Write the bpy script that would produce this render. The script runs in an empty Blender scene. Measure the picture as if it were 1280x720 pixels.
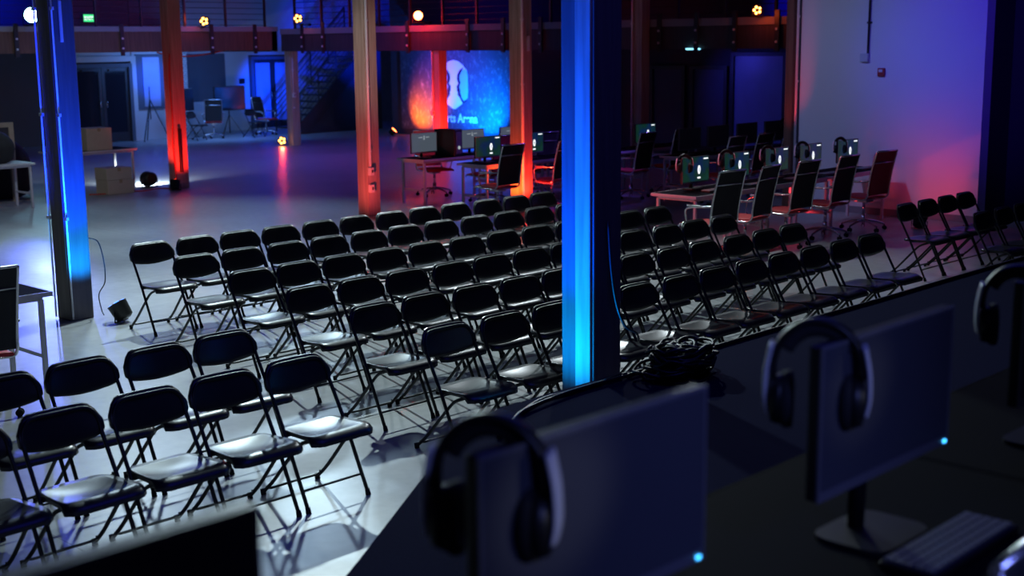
import bpy, bmesh, math, random
from mathutils import Vector, Matrix
random.seed(7)
PI = math.pi
scn = bpy.context.scene
COL = scn.collection

# ------------------------------------------------------------------ materials
def mat(name, color, rough=.5, metal=0., var=0., scale=8., bump=0., spec=.5, coat=0.):
    m = bpy.data.materials.new(name); m.use_nodes = True
    nt = m.node_tree; b = nt.nodes['Principled BSDF']
    b.inputs['Roughness'].default_value = rough
    b.inputs['Metallic'].default_value = metal
    b.inputs['Specular IOR Level'].default_value = spec
    b.inputs['Coat Weight'].default_value = coat
    tc = nt.nodes.new('ShaderNodeTexCoord')
    nz = nt.nodes.new('ShaderNodeTexNoise'); nz.inputs['Scale'].default_value = scale
    nz.inputs['Detail'].default_value = 5
    nt.links.new(tc.outputs['Object'], nz.inputs['Vector'])
    mx = nt.nodes.new('ShaderNodeMix'); mx.data_type = 'RGBA'
    mx.inputs[6].default_value = tuple(c*(1-var) for c in color)+(1,)
    mx.inputs[7].default_value = tuple(min(1, c*(1+var)) for c in color)+(1,)
    nt.links.new(nz.outputs['Fac'], mx.inputs[0])
    nt.links.new(mx.outputs[2], b.inputs['Base Color'])
    if bump:
        bp = nt.nodes.new('ShaderNodeBump'); bp.inputs['Strength'].default_value = bump
        bp.inputs['Distance'].default_value = .01
        nt.links.new(nz.outputs['Fac'], bp.inputs['Height'])
        nt.links.new(bp.outputs['Normal'], b.inputs['Normal'])
    return m

def emis(name, color, strength):
    m = bpy.data.materials.new(name); m.use_nodes = True
    b = m.node_tree.nodes['Principled BSDF']
    b.inputs['Base Color'].default_value = (0.01, 0.01, 0.01, 1)
    b.inputs['Emission Color'].default_value = tuple(color)+(1,)
    b.inputs['Emission Strength'].default_value = strength
    return m

def wood_mat(name, c1, c2, rough=.65):
    m = bpy.data.materials.new(name); m.use_nodes = True
    nt = m.node_tree; b = nt.nodes['Principled BSDF']; b.inputs['Roughness'].default_value = rough
    tc = nt.nodes.new('ShaderNodeTexCoord'); mp = nt.nodes.new('ShaderNodeMapping')
    mp.inputs['Scale'].default_value = (14, 14, .9)
    nt.links.new(tc.outputs['Object'], mp.inputs[0])
    nz = nt.nodes.new('ShaderNodeTexNoise'); nz.inputs['Scale'].default_value = 1.6; nz.inputs['Detail'].default_value = 8
    nt.links.new(mp.outputs[0], nz.inputs['Vector'])
    cr = nt.nodes.new('ShaderNodeValToRGB')
    cr.color_ramp.elements[0].position = .3; cr.color_ramp.elements[0].color = c1+(1,)
    cr.color_ramp.elements[1].position = .7; cr.color_ramp.elements[1].color = c2+(1,)
    nt.links.new(nz.outputs['Fac'], cr.inputs[0]); nt.links.new(cr.outputs[0], b.inputs['Base Color'])
    bp = nt.nodes.new('ShaderNodeBump'); bp.inputs['Strength'].default_value = .3; bp.inputs['Distance'].default_value = .01
    nt.links.new(nz.outputs['Fac'], bp.inputs['Height']); nt.links.new(bp.outputs[0], b.inputs['Normal'])
    return m

def concrete():
    m = bpy.data.materials.new('polished_concrete'); m.use_nodes = True
    nt = m.node_tree; b = nt.nodes['Principled BSDF']
    tc = nt.nodes.new('ShaderNodeTexCoord')
    n1 = nt.nodes.new('ShaderNodeTexNoise'); n1.inputs['Scale'].default_value = .7; n1.inputs['Detail'].default_value = 6
    n2 = nt.nodes.new('ShaderNodeTexNoise'); n2.inputs['Scale'].default_value = 9; n2.inputs['Detail'].default_value = 8
    for n in (n1, n2): nt.links.new(tc.outputs['Object'], n.inputs['Vector'])
    mx = nt.nodes.new('ShaderNodeMix'); mx.data_type = 'FLOAT'; mx.inputs[0].default_value = .4
    nt.links.new(n1.outputs['Fac'], mx.inputs[2]); nt.links.new(n2.outputs['Fac'], mx.inputs[3])
    cr = nt.nodes.new('ShaderNodeValToRGB')
    cr.color_ramp.elements[0].position = .32; cr.color_ramp.elements[0].color = (.33, .34, .35, 1)
    cr.color_ramp.elements[1].position = .68; cr.color_ramp.elements[1].color = (.52, .53, .53, 1)
    nt.links.new(mx.outputs[0], cr.inputs[0])
    # saw-cut joints every 3 m
    sp = nt.nodes.new('ShaderNodeSeparateXYZ'); nt.links.new(tc.outputs['Object'], sp.inputs[0])
    prev = None
    for ax, off in (('X', .9), ('Y', 1.7)):
        a = nt.nodes.new('ShaderNodeMath'); a.operation = 'ADD'; a.inputs[1].default_value = 300+off
        nt.links.new(sp.outputs[ax], a.inputs[0])
        p = nt.nodes.new('ShaderNodeMath'); p.operation = 'MODULO'; p.inputs[1].default_value = 6.35
        nt.links.new(a.outputs[0], p.inputs[0])
        l = nt.nodes.new('ShaderNodeMath'); l.operation = 'LESS_THAN'; l.inputs[1].default_value = .008
        nt.links.new(p.outputs[0], l.inputs[0])
        if prev:
            q = nt.nodes.new('ShaderNodeMath'); q.operation = 'MAXIMUM'
            nt.links.new(prev.outputs[0], q.inputs[0]); nt.links.new(l.outputs[0], q.inputs[1]); prev = q
        else: prev = l
    jm = nt.nodes.new('ShaderNodeMix'); jm.data_type = 'RGBA'; jm.inputs[7].default_value = (.2, .2, .2, 1)
    nt.links.new(prev.outputs[0], jm.inputs[0]); nt.links.new(cr.outputs[0], jm.inputs[6])
    nt.links.new(jm.outputs[2], b.inputs['Base Color'])
    rr = nt.nodes.new('ShaderNodeMapRange'); rr.inputs['To Min'].default_value = .24; rr.inputs['To Max'].default_value = .42
    nt.links.new(n1.outputs['Fac'], rr.inputs['Value']); nt.links.new(rr.outputs[0], b.inputs['Roughness'])
    bp = nt.nodes.new('ShaderNodeBump'); bp.inputs['Strength'].default_value = .05; bp.inputs['Distance'].default_value = .02
    nt.links.new(mx.outputs[0], bp.inputs['Height']); nt.links.new(bp.outputs[0], b.inputs['Normal'])
    return m

def brick_mat():
    m = bpy.data.materials.new('painted_brick'); m.use_nodes = True
    nt = m.node_tree; b = nt.nodes['Principled BSDF']; b.inputs['Roughness'].default_value = .7
    tc = nt.nodes.new('ShaderNodeTexCoord'); sp = nt.nodes.new('ShaderNodeSeparateXYZ'); cb = nt.nodes.new('ShaderNodeCombineXYZ')
    nt.links.new(tc.outputs['Object'], sp.inputs[0])
    nt.links.new(sp.outputs['Y'], cb.inputs[0]); nt.links.new(sp.outputs['Z'], cb.inputs[1])
    br = nt.nodes.new('ShaderNodeTexBrick'); br.inputs['Scale'].default_value = 4
    br.inputs['Color1'].default_value = (.5, .5, .52, 1); br.inputs['Color2'].default_value = (.38, .39, .42, 1); br.inputs['Mortar'].default_value = (.15, .15, .17, 1)
    br.inputs['Mortar Size'].default_value = .03
    nt.links.new(cb.outputs[0], br.inputs['Vector']); nt.links.new(br.outputs['Color'], b.inputs['Base Color'])
    return m

def banner_mat():
    m = bpy.data.materials.new('printed_crowd_banner'); m.use_nodes = True
    nt = m.node_tree; b = nt.nodes['Principled BSDF']; b.inputs['Roughness'].default_value = .6
    tc = nt.nodes.new('ShaderNodeTexCoord')
    mp = nt.nodes.new('ShaderNodeMapping'); mp.inputs['Scale'].default_value = (5, 1, 3.2); nt.links.new(tc.outputs['Object'], mp.inputs[0])
    n1 = nt.nodes.new('ShaderNodeTexNoise'); n1.inputs['Scale'].default_value = 1.6; n1.inputs['Detail'].default_value = 9; n1.inputs['Roughness'].default_value = .75
    nt.links.new(mp.outputs[0], n1.inputs['Vector'])
    cr = nt.nodes.new('ShaderNodeValToRGB')
    cr.color_ramp.elements[0].position = .52; cr.color_ramp.elements[0].color = (.07, .08, .12, 1)
    cr.color_ramp.elements[1].position = .82; cr.color_ramp.elements[1].color = (.40, .45, .5, 1)
    nt.links.new(n1.outputs['Fac'], cr.inputs[0])
    nt.links.new(cr.outputs[0], b.inputs['Base Color'])
    return m

def wallpaper_mat():
    m = bpy.data.materials.new('lit_game_wallpaper'); m.use_nodes = True
    nt = m.node_tree; b = nt.nodes['Principled BSDF']; b.inputs['Base Color'].default_value = (.01, .01, .01, 1)
    b.inputs['Roughness'].default_value = .3
    tc = nt.nodes.new('ShaderNodeTexCoord')
    nz = nt.nodes.new('ShaderNodeTexNoise'); nz.inputs['Scale'].default_value = 5; nz.inputs['Detail'].default_value = 4
    nt.links.new(tc.outputs['Object'], nz.inputs['Vector'])
    cr = nt.nodes.new('ShaderNodeValToRGB'); e = cr.color_ramp.elements
    e[0].position = .35; e[0].color = (.01, .05, .22, 1); e[1].position = .7; e[1].color = (.02, .12, .10, 1)
    k = e.new(.52); k.color = (.015, .09, .05, 1)
    nt.links.new(nz.outputs['Fac'], cr.inputs[0]); nt.links.new(cr.outputs[0], b.inputs['Emission Color'])
    b.inputs['Emission Strength'].default_value = .28
    return m

M = dict(
    concrete=concrete(), brick=brick_mat(), banner=banner_mat(), wallpaper=wallpaper_mat(),
    plastic=mat('black_chair_plastic', (.022, .022, .026), .33, var=.2, scale=30, bump=.03),
    tube=mat('black_painted_tube', (.008, .008, .010), .38, .0, var=.2, scale=40),
    rubber=mat('black_rubber', (.012, .012, .013), .8, var=.3, scale=50),
    timber=wood_mat('old_timber', (.36, .27, .21), (.56, .45, .37)),
    timberd=wood_mat('shade_darkened_timber', (.10, .085, .085), (.155, .13, .125)),  # post timber darkened: shade of the unlit faces put into the colour
    glulam=wood_mat('brown_beam_timber', (.10, .045, .028), (.17, .08, .05)),
    darkbeam=wood_mat('dark_painted_beam', (.045, .035, .04), (.07, .055, .06)),
    galv=mat('galvanised_conduit', (.78, .78, .82), .35, .15, var=.1, scale=20),
    outlet=mat('white_outlet_plastic', (.75, .75, .73), .5, var=.05),
    wallw=mat('white_painted_wall', (.72, .71, .74), .75, var=.04, scale=1.5, bump=.05),
    wallg=mat('grey_painted_wall', (.20, .21, .25), .7, var=.08, scale=2),
    walld=mat('dark_painted_wall', (.05, .05, .07), .7, var=.15, scale=2),
    wallp=mat('pale_blue_grey_paint', (.5, .53, .6), .6, var=.06, scale=2),
    ceil=mat('dark_ceiling_boards', (.05, .045, .045), .8, var=.2, scale=3),
    stage=mat('dark_stage_carpet', (.009, .010, .032), .95, var=.15, scale=60, bump=.2, spec=.02),
    stageside=mat('black_stage_skirt', (.02, .02, .022), .8, var=.2, scale=10),
    trim=mat('pale_deck_edge', (.26, .24, .26), .6, var=.1, scale=4),
    steel=mat('dark_steel', (.06, .06, .065), .45, .6, var=.2, scale=12),
    darkgl=mat('dark_glass', (.015, .018, .03), .08, 0, var=.1, scale=2),
    blueglass=mat('frosted_blue_glass', (.30, .36, .55), .35, 0, var=.15, scale=3),
    board=mat('grey_blue_panel', (.08, .10, .15), .6, var=.08, scale=3),
    case=mat('black_monitor_case', (.012, .012, .014), .4, var=.15, scale=30),
    bezel=mat('grey_bezel_edge', (.24, .24, .27), .35, .3, var=.1, scale=30),
    scroff=mat('switched_off_screen', (.085, .09, .11), .38, 0, var=.05, scale=4, spec=.7),
    silver=mat('brushed_silver_plastic', (.80, .81, .85), .35, .0, var=.08, scale=40),
    chrome=mat('chrome_tube', (.75, .75, .78), .22, .9, var=.05, scale=20),
    mesh=mat('black_mesh_fabric', (.018, .018, .02), .75, var=.3, scale=90, bump=.3),
    redfab=mat('red_seat_fabric', (.55, .03, .035), .6, var=.2, scale=60, bump=.2),
    desktop=mat('dark_desk_top', (.005, .005, .009), .8, var=.15, scale=10, spec=.03),
    deskframe=mat('grey_desk_frame', (.60, .60, .66), .4, .1, var=.1, scale=20),
    card=mat('brown_cardboard', (.48, .41, .33), .85, var=.1, scale=12, bump=.1),
    tape=mat('tan_packing_tape', (.35, .24, .13), .35, var=.1, scale=20),
    parcase=mat('black_lamp_housing', (.015, .015, .016), .45, .2, var=.2, scale=20),
    cable=mat('black_cable', (.01, .01, .012), .45, var=.2, scale=30),
    redcable=mat('red_cable', (.55, .04, .02), .5, var=.2, scale=30),
    firered=mat('red_alarm_box', (.35, .02, .03), .45, var=.1, scale=20),
    leather=mat('black_cloth_bag', (.015, .015, .018), .8, var=.3, scale=15, bump=.3),
    printw=mat('white_print', (.92, .92, .92), .6, var=.02),
    printc=mat('pale_cyan_print', (.25, .65, .80), .6, var=.02),
    printd=mat('navy_print', (.01, .012, .05), .6, var=.02),
    e_white=emis('lit_screen_white', (.9, .95, 1), 1.3),
    e_grey=emis('lit_screen_grey', (.10, .13, .17), .6),
    e_dimw=emis('lit_screen_mark', (.7, .8, .85), .5),
    e_amber=emis('amber_led', (1, .35, .06), 14),
    e_ambercore=emis('red_led', (1, .05, .02), 6),
    e_red=emis('hot_red_lens', (1, .12, .03), 40),
    e_blue=emis('hot_blue_lens', (.35, .75, 1), 60),
    e_bluelow=emis('blue_lens', (.05, .2, 1), 6),
    e_whitelens=emis('white_lens', (.85, .95, 1), 20),
    e_exit=emis('green_exit_face', (.05, .85, .28), 1.2),
    e_led=emis('blue_power_led', (.05, .45, 1), 5),
    e_cyan=emis('cyan_status_strip', (.25, .75, 1), 2.5),
)

# ------------------------------------------------------------------ mesh helpers
def frame(d):
    d = d.normalized(); a = Vector((0, 0, 1)) if abs(d.z) < .95 else Vector((1, 0, 0))
    u = d.cross(a).normalized(); return u, d.cross(u).normalized()

def add_tube(bm, pts, r, seg=8, cap=True, mi=0, closed=False, rx=None):
    pts = [Vector(p) for p in pts]; n = len(pts); rings = []
    pu = None
    for i, p in enumerate(pts):
        if closed: d = pts[(i+1) % n]-pts[i-1]
        else: d = pts[min(i+1, n-1)]-pts[max(i-1, 0)]
        d = d.normalized()
        if pu is None: u, w = frame(d)
        else:
            u = (pu-d*pu.dot(d)).normalized(); w = d.cross(u)
        pu = u
        rr = r[i] if isinstance(r, (list, tuple)) else r
        rings.append([bm.verts.new(p+u*math.cos(2*PI*k/seg)*rr+w*math.sin(2*PI*k/seg)*(rx or rr)) for k in range(seg)])
    m = n if closed else n-1
    for i in range(m):
        a, b = rings[i], rings[(i+1) % n]
        for k in range(seg):
            f = bm.faces.new((a[k], a[(k+1) % seg], b[(k+1) % seg], b[k])); f.smooth = True; f.material_index = mi
    if cap and not closed:
        f = bm.faces.new(rings[0][::-1]); f.material_index = mi
        f = bm.faces.new(rings[-1]); f.material_index = mi

def smooth_path(pts, n=6, closed=False):
    P = [Vector(p) for p in pts]; out = []; L = len(P)
    rng = range(L if closed else L-1)
    for i in rng:
        if closed: p0, p1, p2, p3 = P[i-1], P[i], P[(i+1) % L], P[(i+2) % L]
        else: p0, p1, p2, p3 = P[max(i-1, 0)], P[i], P[i+1], P[min(i+2, L-1)]
        for k in range(n):
            t = k/n
            out.append(.5*((2*p1)+(-p0+p2)*t+(2*p0-5*p1+4*p2-p3)*t*t+(-p0+3*p1-3*p2+p3)*t**3))
    if not closed: out.append(P[-1])
    return out

def add_box(bm, lo, hi, bev=0., mi=0, rot=None, piv=None):
    g = bmesh.new()
    bmesh.ops.create_cube(g, size=1)
    c = [(a+b)/2 for a, b in zip(lo, hi)]; s = [abs(b-a) for a, b in zip(lo, hi)]
    for v in g.verts: v.co = Vector((v.co.x*s[0]+c[0], v.co.y*s[1]+c[1], v.co.z*s[2]+c[2]))
    if bev > 0:
        bmesh.ops.bevel(g, geom=g.edges[:], offset=min(bev, min(s)*.45), segments=2, affect='EDGES', profile=.5)
    if rot is not None:
        p = Vector(piv or c)
        for v in g.verts: v.co = rot @ (v.co-p)+p
    vm = {}
    for v in g.verts: vm[v] = bm.verts.new(v.co)
    for f in g.faces:
        nf = bm.faces.new([vm[v] for v in f.verts]); nf.material_index = mi
    g.free()

def add_prism(bm, outline, fn, t, mi=0):
    """outline = list of 2D pts, fn(u,v,d) -> 3D, extruded 0..t"""
    a = [bm.verts.new(fn(u, v, 0)) for u, v in outline]; b = [bm.verts.new(fn(u, v, t)) for u, v in outline]
    n = len(a)
    f = bm.faces.new(a[::-1]); f.material_index = mi
    f = bm.faces.new(b); f.material_index = mi
    for i in range(n):
        f = bm.faces.new((a[i], a[(i+1) % n], b[(i+1) % n], b[i])); f.material_index = mi

def add_cyl(bm, p0, p1, r, seg=16, mi=0, r2=None):
    add_tube(bm, [p0, p1], [r, r2 if r2 is not None else r], seg, True, mi)

def add_torus_arc(bm, c, R, r, a0, a1, ax1, ax2, seg=24, tseg=8, mi=0, rx=None, Rv=None):
    c = Vector(c); ax1 = Vector(ax1); ax2 = Vector(ax2); Rv = Rv or R
    pts = [c+ax1*R*math.cos(a0+(a1-a0)*i/seg)+ax2*Rv*math.sin(a0+(a1-a0)*i/seg) for i in range(seg+1)]
    add_tube(bm, pts, r, tseg, True, mi, rx=rx)

def rrect(w, h, r, n=5, cx=0, cy=0):
    out = []
    for sx, sy, a in ((1, -1, -PI/2), (1, 1, 0), (-1, 1, PI/2), (-1, -1, PI)):
        for k in range(n+1):
            t = a+PI/2*k/n
            out.append((cx+sx*(w/2-r)+r*math.cos(t), cy+sy*(h/2-r)+r*math.sin(t)))
    return out

def obj(name, bm, m, parent=None, mats=None, loc=None):
    bmesh.ops.recalc_face_normals(bm, faces=bm.faces[:])
    me = bpy.data.meshes.new(name); bm.to_mesh(me); bm.free()
    for x in ([m] if mats is None else mats): me.materials.append(M[x])
    o = bpy.data.objects.new(name, me); COL.objects.link(o)
    if parent: o.parent = parent
    if loc: o.location = loc
    return o

def thing(name, label, cat, loc=(0, 0, 0), rz=0, group=None):
    o = bpy.data.objects.new(name, None); COL.objects.link(o)
    o.empty_display_size = .1
    o.location = loc; o.rotation_euler = (0, 0, rz); tag(o, label, cat, group); return o

def tag(o, label, cat, group=None):
    o['label'] = label; o['category'] = cat
    if group: o['group'] = group
    return o

def struct(name, bm, m, mats=None, parent=None):
    o = obj(name, bm, m, parent, mats)
    if not parent: o['kind'] = 'structure'
    return o

def bx(lo, hi, bev=0):
    b = bmesh.new(); add_box(b, lo, hi, bev); return b

def dup(root, loc=None, rz=None, label=None, group=None, skip=()):
    r = root.copy(); COL.objects.link(r)
    if loc is not None: r.location = loc
    if rz is not None: r.rotation_euler = (0, 0, rz)
    if label: r['label'] = label
    if group: r['group'] = group
    for ch in list(root.children):
        if ch.name.split('.')[0] in skip: continue
        c = ch.copy(); COL.objects.link(c); c.parent = r
        for g in list(ch.children):
            d = g.copy(); COL.objects.link(d); d.parent = c
    return r

def text_mesh(body, size, sx=1., off=0., ext=.002):
    cu = bpy.data.curves.new('t', 'FONT'); cu.body = body; cu.size = size; cu.offset = off; cu.extrude = ext
    cu.align_x = 'CENTER'; cu.align_y = 'BOTTOM_BASELINE'
    o = bpy.data.objects.new('t', cu); COL.objects.link(o)
    bpy.context.view_layer.update()
    dg = bpy.context.evaluated_depsgraph_get()
    me = bpy.data.meshes.new_from_object(o.evaluated_get(dg))
    bpy.data.objects.remove(o)
    for v in me.vertices: v.co.x *= sx
    return me

# ================================================================== SETTING
struct('floor', bx((-32, -14, -.2), (14, 26, 0)), 'concrete')
struct('ceiling', bx((-26, -14, 6.8), (12, 22, 7.0)), 'ceil')

# stage with chamfered, rounded corner
pts = [(13.5, -9.5), (11.0, -9.5), (7.05, -3.32), (6.36, -2.28)]
pts += [(p.x, p.y) for p in smooth_path([(6.12, -1.90, 0), (6.0, -1.66, 0), (5.95, -1.42, 0), (5.94, -1.15, 0)], 4)]
pts += [(5.94, 13.0), (13.5, 13.0)]
bm = bmesh.new(); add_prism(bm, pts, lambda u, v, d: (u, v, d), .585)
struct('floor_stage_base', bm, 'stageside').name = 'trim_1'
bm = bmesh.new(); add_prism(bm, pts, lambda u, v, d: (u, v, .585+d), .035)
struct('floor_stage', bm, 'stage')

# white wall to the right and what is beyond it
struct('wall_right', bx((-.28, 11.5, 0), (2.65, 11.75, 5.6)), 'wallw')
struct('wall_right_recess', bx((2.40, 12.4, 0), (13.8, 12.6, 5.6)), 'stageside')
struct('wall_right_return', bx((2.45, 11.75, 0), (2.65, 12.4, 5.6)), 'stageside')
struct('baseboard_right', bx((-.28, 11.475, 0), (2.65, 11.5, .1)), 'wallg')
# banner wall / glazed rooms
struct('wall_back', bx((-19.0, 19.4, 0), (-9.2, 19.6, 6.2)), 'walld')
struct('wall_glazed', bx((-9.2, 17.2, 0), (-.28, 17.4, 6.2)), 'walld')
struct('wall_glazed_side', bx((-9.4, 17.2, 0), (-9.2, 19.4, 6.2)), 'walld')
struct('wall_inner_right', bx((-.48, 11.75, 0), (-.28, 17.2, 6.2)), 'walld')

# far left walls (stepped)
def wallx(name, x, y0, y1, m, z1=6.2, z0=0): return struct(name, bx((x-.2, y0, z0), (x, y1, z1)), m)
wallx('wall_left', -22.9, -6, 8.6, 'walld')
wallx('wall_left_dark', -22.75, 8.6, 11.2, 'walld')
wallx('wall_left_header', -22.75, 11.2, 13.12, 'wallp', z0=2.18)
wallx('wall_left_upper', -22.7, 13.12, 14.7, 'wallp')
wallx('wall_brick_pier', -22.9, 14.7, 15.0, 'brick')
wallx('wall_left_grey', -24.0, 15.0, 17.35, 'wallp')
wallx('wall_left_pier', -24.0, 17.35, 17.9, 'wallp')
wallx('wall_left_door_head', -24.0, 17.9, 19.6, 'wallp', z0=2.3)
wallx('wall_left_strip', -24.0, 19.6, 20.1, 'wallp')
wallx('wall_brick', -24.0, 20.1, 26, 'brick')

# double door 1 : dark
def door(name, x, y0, y1, z1, leafm, gm, framem):
    r = bpy.data.objects.new(name, None); COL.objects.link(r); r['kind'] = 'structure'; r.location = (x, (y0+y1)/2, 0)
    w = y1-y0; h = z1
    b = bmesh.new(); add_box(b, (-.1, -w/2, 0), (.06, -w/2+.1, h)); add_box(b, (-.1, w/2-.1, 0), (.06, w/2, h)); add_box(b, (-.1, -w/2+.1, h-.1), (.06, w/2-.1, h))
    obj('door_frame', b, framem, r)
    for s in (-1, 1):
        y_a, y_b = (-w/2+.1, -.005) if s < 0 else (.005, w/2-.1)
        b = bmesh.new()
        add_box(b, (-.06, y_a, .01), (-.01, y_a+.09, h-.1)); add_box(b, (-.06, y_b-.09, .01), (-.01, y_b, h-.1))
        add_box(b, (-.06, y_a+.09, .01), (-.01, y_b-.09, .26)); add_box(b, (-.06, y_a+.09, h-.2), (-.01, y_b-.09, h-.1))
        lf = obj('door_leaf', b, leafm, r)
        obj('door_glass', bx((-.045, y_a+.09, .26), (-.025, y_b-.09, h-.2)), gm, lf)
        b = bmesh.new(); yy = -.10 if s < 0 else .10
        add_tube(b, [(-.01, yy, .95), (.04, yy, .97), (.04, yy, 1.13), (-.01, yy, 1.15)], .011)
        obj('door_handle', b, 'chrome', lf)
        b = bmesh.new(); add_box(b, (-.01, y_a+.2, h-.2), (.04, y_a+.5, h-.15), .005); obj('door_closer', b, 'steel', lf)
    return r
door('door_1', -22.65, 11.24, 13.05, 2.14, 'steel', 'darkgl', 'board')
b = bmesh.new(); add_box(b, (-22.68, 13.02, 0), (-22.6, 13.18, 2.34)); add_box(b, (-22.68, 11.1, 2.2), (-22.6, 13.02, 2.34))
struct('trim_2', b, 'wallp')
door('door_2', -23.95, 17.93, 19.6, 2.26, 'steel', 'blueglass', 'board')
struct('trim_3', bx((-23.98, 17.93, 0), (-23.75, 19.6, .04)), 'wallw')
# window in dark panel left of the red post, and grey panel right of it
def window(name, face, frame_b, pane_b, fm, pm):
    r = struct(name, frame_b, fm); obj('window_pane', pane_b, pm, r); return r
b = bmesh.new(); add_box(b, (-22.7, 13.2, .85), (-22.64, 14.66, 2.38), .01)
window('window_1', 0, b, bx((-22.64, 13.40, .93), (-22.62, 13.92, 2.30)), 'board', 'blueglass')
b = bmesh.new(); add_box(b, (-24.0, 15.3, .95), (-23.94, 17.0, 2.36), .01)
window('window_2', 0, b, bx((-23.94, 15.38, 1.02), (-23.92, 16.92, 2.30)), 'board', 'board')
# glazed partition
def pane(name, x0, x1, z0, z1, pm, fm='steel'):
    b = bmesh.new(); y = 17.2; t = .08
    add_box(b, (x0-t, y-.07, z0-t), (x0, y, z1+t)); add_box(b, (x1, y-.07, z0-t), (x1+t, y, z1+t))
    add_box(b, (x0, y-.07, z1), (x1, y, z1+t)); add_box(b, (x0, y-.07, z0-t), (x1, y, z0))
    return window(name, 0, b, bx((x0, y-.03, z0), (x1, y-.01, z1)), fm, pm)
pane('window_3', -7.55, -6.75, .35, 1.98, 'board')
pane('window_4', -6.45, -5.65, .35, 1.98, 'board')
pane('window_5', -5.40, -4.20, .12, 2.26, 'blueglass')
pane('window_6', -3.9, -2.6, .12, 2.26, 'darkgl')

# ------------------------------------------------------------------ mezzanine
struct('trim_4', bx((-17.55, 14.45, 2.43), (-.5, 14.62, 2.86)), 'darkbeam')
struct('trim_5', bx((-17.55, 14.42, 2.86), (-.5, 14.64, 3.0)), 'trim')
struct('floor_mezzanine', bx((-17.6, 14.62, 2.84), (-.5, 19.4, 2.96)), 'ceil')
struct('trim_6', bx((-18.12, -2, 2.46), (-17.95, 14.62, 2.94)), 'glulam')
struct('trim_7', bx((-18.14, -2, 2.94), (-17.93, 14.64, 3.06)), 'trim')
struct('floor_gallery', bx((-22.7, -2, 2.84), (-18.12, 14.62, 2.96)), 'ceil')
struct('trim_8', bx((-24.0, 14.45, 2.43), (-17.95, 14.62, 3.02)), 'darkbeam')
# steel joist hanger plates with bolts along the beam faces
def plate(loc, horiz):
    t = thing('beam_bracket', 'dark bolted steel bracket on the face of the upper floor beam', 'bracket', loc, 0, 'steel brackets along the gallery beams')
    b = bmesh.new()
    if horiz: add_box(b, (-.05, -.035, -.12), (.05, 0, .62), .004)
    else: add_box(b, (0, -.05, -.12), (.035, .05, .62), .004)
    obj('plate', b, 'steel', t)
    for z in (.05, .28):
        b = bmesh.new()
        if horiz: add_cyl(b, (0, -.035, z), (0, -.055, z), .025, 6)
        else: add_cyl(b, (.035, 0, z), (.055, 0, z), .025, 6)
        obj('bolt', b, 'galv', t)
    return t
brk = []
for i, x in enumerate((-16.6, -15.76, -14.2, -12.6, -10.6, -9.5, -8.4, -7.2, -5.26, -4.38, -3.51, -2.59)):
    brk.append(plate((x, 14.42, 2.5), True))
for y in (7.51, 8.8, 10.12, 11.26, 12.6, 13.9):
    brk.append(plate((-17.93, y, 2.5), False))
names = ['steel bracket on the far beam above the large blue banner', 'steel bracket on the gallery beam at the upper left of the photo',]
# railings
def railing(p0, p1, label, n, z0=2.96, h=1.12):
    t = thing('gallery_railing', label, 'railing', (p0[0], p0[1], z0), 0)
    d = Vector((p1[0]-p0[0], p1[1]-p0[1], 0))
    for i in range(n+1):
        q = d*i/n; b = bmesh.new(); add_box(b, (q.x-.025, q.y-.025, 0), (q.x+.025, q.y+.025, h)); obj('post', b, 'steel', t)
    b = bmesh.new(); add_tube(b, [(0, 0, h), tuple(d+Vector((0, 0, h)))], .028); obj('handrail', b, 'steel', t)
    b = bmesh.new()
    for k in range(1, 8): add_tube(b, [(0, 0, h*k/8), tuple(d+Vector((0, 0, h*k/8)))], .007, 5)
    obj('cable_infill', b, 'steel', t)
    return t
railing((-17.3, 14.72), (-.6, 14.72), 'dark steel cable railing on the far upper floor above the blue banner', 15)
railing((-18.03, 0), (-18.03, 14.3), 'dark steel cable railing on the left gallery above the brown timber beam', 12)

# ------------------------------------------------------------------ posts
S = .245
def post(cx, cy, z1, label, conduit=None, s=S, boxes=(), z0=0, m='timber', r=.02):
    """cx,cy = nearest corner (x+, y-)"""
    t = thing('timber_post', label, 'post', (cx-s/2, cy+s/2, z0))
    b = bmesh.new(); add_box(b, (-s/2, -s/2, 0), (s/2, s/2, z1-z0), .008); obj('post_shaft', b, m, t)
    for (dx, dy) in (conduit or []):
        b = bmesh.new(); add_cyl(b, (dx, dy, .02 if not boxes else boxes[0][2]+.12), (dx, dy, z1-z0-.01), r, 10)
        for z in range(1, int(z1-z0)+1): add_box(b, (dx-.03, dy-.012, z*.97), (dx+.03, dy+.012, z*.97+.03))
        obj('conduit', b, 'galv', t)
    for (dx, dy, z) in boxes:
        b = bmesh.new(); add_box(b, (dx-.035, dy-.035, z), (dx+.035, dy+.035, z+.12), .005); ob = obj('outlet_box', b, 'outlet', t)
        b = bmesh.new(); add_box(b, (dx+.034, dy-.012, z+.04), (dx+.038, dy+.012, z+.085)); obj('socket', b, 'case', ob)
    return t
h = S/2
p1 = post(-.80, -.42, 6.8, 'square timber post lit bright blue beside the left end of the chair rows', [(-h-.02+.02, -h-.018), (h+.018, -h+.02)], boxes=(), r=.009, m='timberd')
b = bmesh.new(); add_box(b, (h, -.03, 2.62), (h+.02, .0, 3.0), .006); obj('light_strip', b, 'outlet', p1)
p2 = post(-10.49, 6.8, 6.8, 'square timber post lit red beside the white floor spotlight and the cardboard boxes', [], s=.26)
p3 = post(-4.70, 6.53, 6.8, 'brown square timber post with a bright conduit and two white outlet boxes', [(h+.02, -h+.04)], boxes=((h+.035, -h+.04, .62), (h+.035, -h+.04, .36)))
p4 = post(-3.20, 8.35, 6.8, 'square timber post glowing red at its foot behind the last row of folding chairs', [(h+.02, -h+.01)])
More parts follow.
